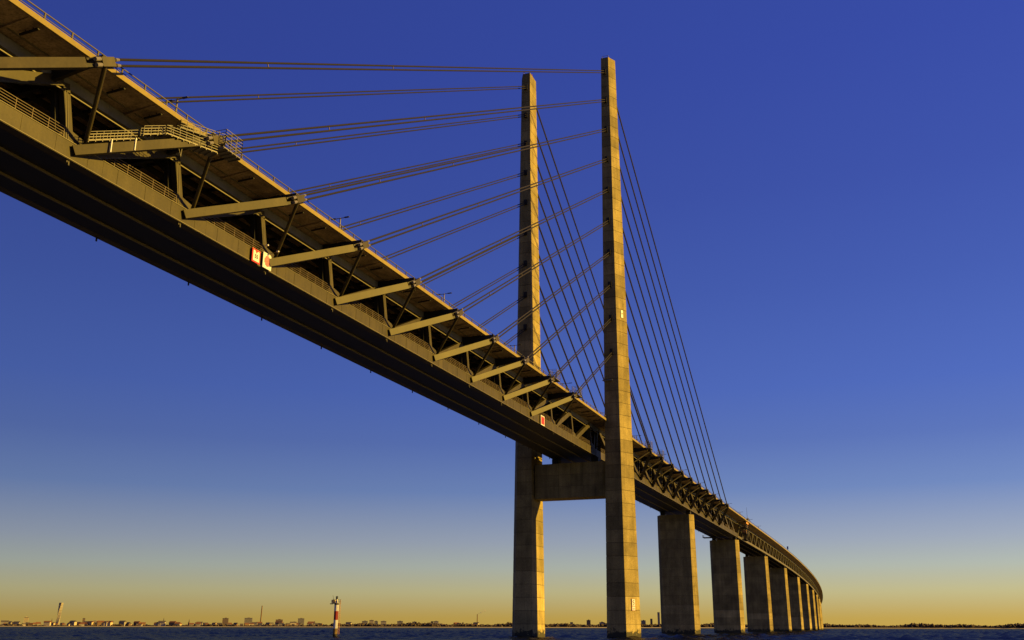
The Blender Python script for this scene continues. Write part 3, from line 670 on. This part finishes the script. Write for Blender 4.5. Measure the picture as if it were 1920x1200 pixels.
q = MB(); rail_box(q, [Vector((11.5, -6, 7)), Vector((11.5, 6, 7))], 1.2); rail_box(q, [Vector((11.5, -6, 3.4)), Vector((11.5, 6, 3.4))], 1.2); rail_box(q, [Vector((12.6, -5, 11.6)), Vector((12.6, 5, 11.6))], 1.2); q.obj('railing', GALV, gy)
mp = thing('antenna_mast', 'thin antenna mast on the deck beside the inspection gantry', 'mast', pt(322, 11.5, 11.15))
MB().tube((0, 0, 0), (0, 0, 8.5), .14, 6, .05).obj('pole', STEELD, mp); MB().box(-.5, .5, -.8, .8, 0, 1.6).obj('cabinet', STEELP, mp)
gy2 = thing('gantry_platform', 'small dark platform hung under the side span near the second pier', 'platform', pt(292, -7.8, -.4))
MB().box(-3.2, 3, -3, 3, -.5, -.2).obj('deck', STEELD, gy2); q = MB(); rail_box(q, [Vector((-3.2, -3, -.2)), Vector((-3.2, 3, -.2))], 1.3); q.obj('railing', STEELD, gy2)
bs = thing('deck_sign', 'small dark blue sign on a post at the approach deck edge', 'sign', pt(560, 12.4, 11.1), axis(560)[2])
BLUE = mat('blue_paint', (0.03, 0.05, 0.30), 0.5, 0.05, 1.0)
MB().tube((0, 0, 0), (0, 0, 1.3), .12, 6).obj('post', STEELD, bs); MB().box(-.6, .6, -.1, .1, 1.2, 3.6).obj('panel', BLUE, bs)

# ------------------------------------------------------------------ beacon in the water
bc = thing('channel_beacon', 'red and white banded beacon column standing in the sea', 'beacon', (-61.5, -41, 0))
def ringz(r_, z0, z1, name, m_, n=20): return MB().tube((0, 0, z0), (0, 0, z1), r_, n).obj(name, m_, bc)
ringz(.68, -3, 1.0, 'base', STEELD); ringz(.64, 1.0, 2.6, 'stained_band', mat('stained_yellow_paint', (0.16, 0.105, 0.04), 0.8, 0.5, 1.5)); ringz(.62, 2.6, 5.0, 'white_band', WHITE); ringz(.63, 5.0, 7.5, 'red_band', RED); ringz(.62, 7.5, 9.3, 'white_band', WHITE); ringz(.66, 9.3, 9.6, 'collar', STEELD)
ringz(1.25, 9.6, 9.8, 'platform', GALV)
q = MB()
for k in range(10):
    a = 2 * math.pi * k / 10; b_ = 2 * math.pi * (k + 1) / 10; c1 = Vector((1.2 * math.cos(a), 1.2 * math.sin(a), 9.8)); c2 = Vector((1.2 * math.cos(b_), 1.2 * math.sin(b_), 9.8))
    q.beam(c1, c1 + Vector((0, 0, 1.0)), .06, .06, upv=(0, 1, 0)); q.beam(c1 + Vector((0, 0, 1.0)), c2 + Vector((0, 0, 1.0)), .05, .05); q.beam(c1 + Vector((0, 0, .5)), c2 + Vector((0, 0, .5)), .05, .05)
q.obj('railing', STEELP, bc)
MB().tube((0, 0, 9.8), (0, 0, 10.8), .45, 12, .3).obj('lantern_base', WHITE, bc); MB().tube((0, 0, 10.8), (0, 0, 11.5), .28, 12).obj('lantern', STEELD, bc); MB().tube((0, 0, 11.5), (0, 0, 11.8), .45, 12, .05).obj('lantern_roof', STEELD, bc)
MB().box(-1.5, -.7, -.5, .5, 9.8, 10.7).obj('cabinet', WALLS[3], bc); MB().tube((-1.1, 0, 10.7), (-1.4, 0, 12.0), .05, 5).obj('antenna', STEELD, bc)
MB().box(-2.1, -1.3, -.25, .25, 9.45, 9.7).obj('bracket', STEELD, bc)
q = MB()
for x in (1.05, 1.35): q.tube((x, 0, 1.0), (x, 0, 10.6), .04, 5)
for k in range(22): q.tube((1.05, 0, 1.3 + k * .4), (1.35, 0, 1.3 + k * .4), .03, 5)
q.obj('ladder', ORANGE, bc)
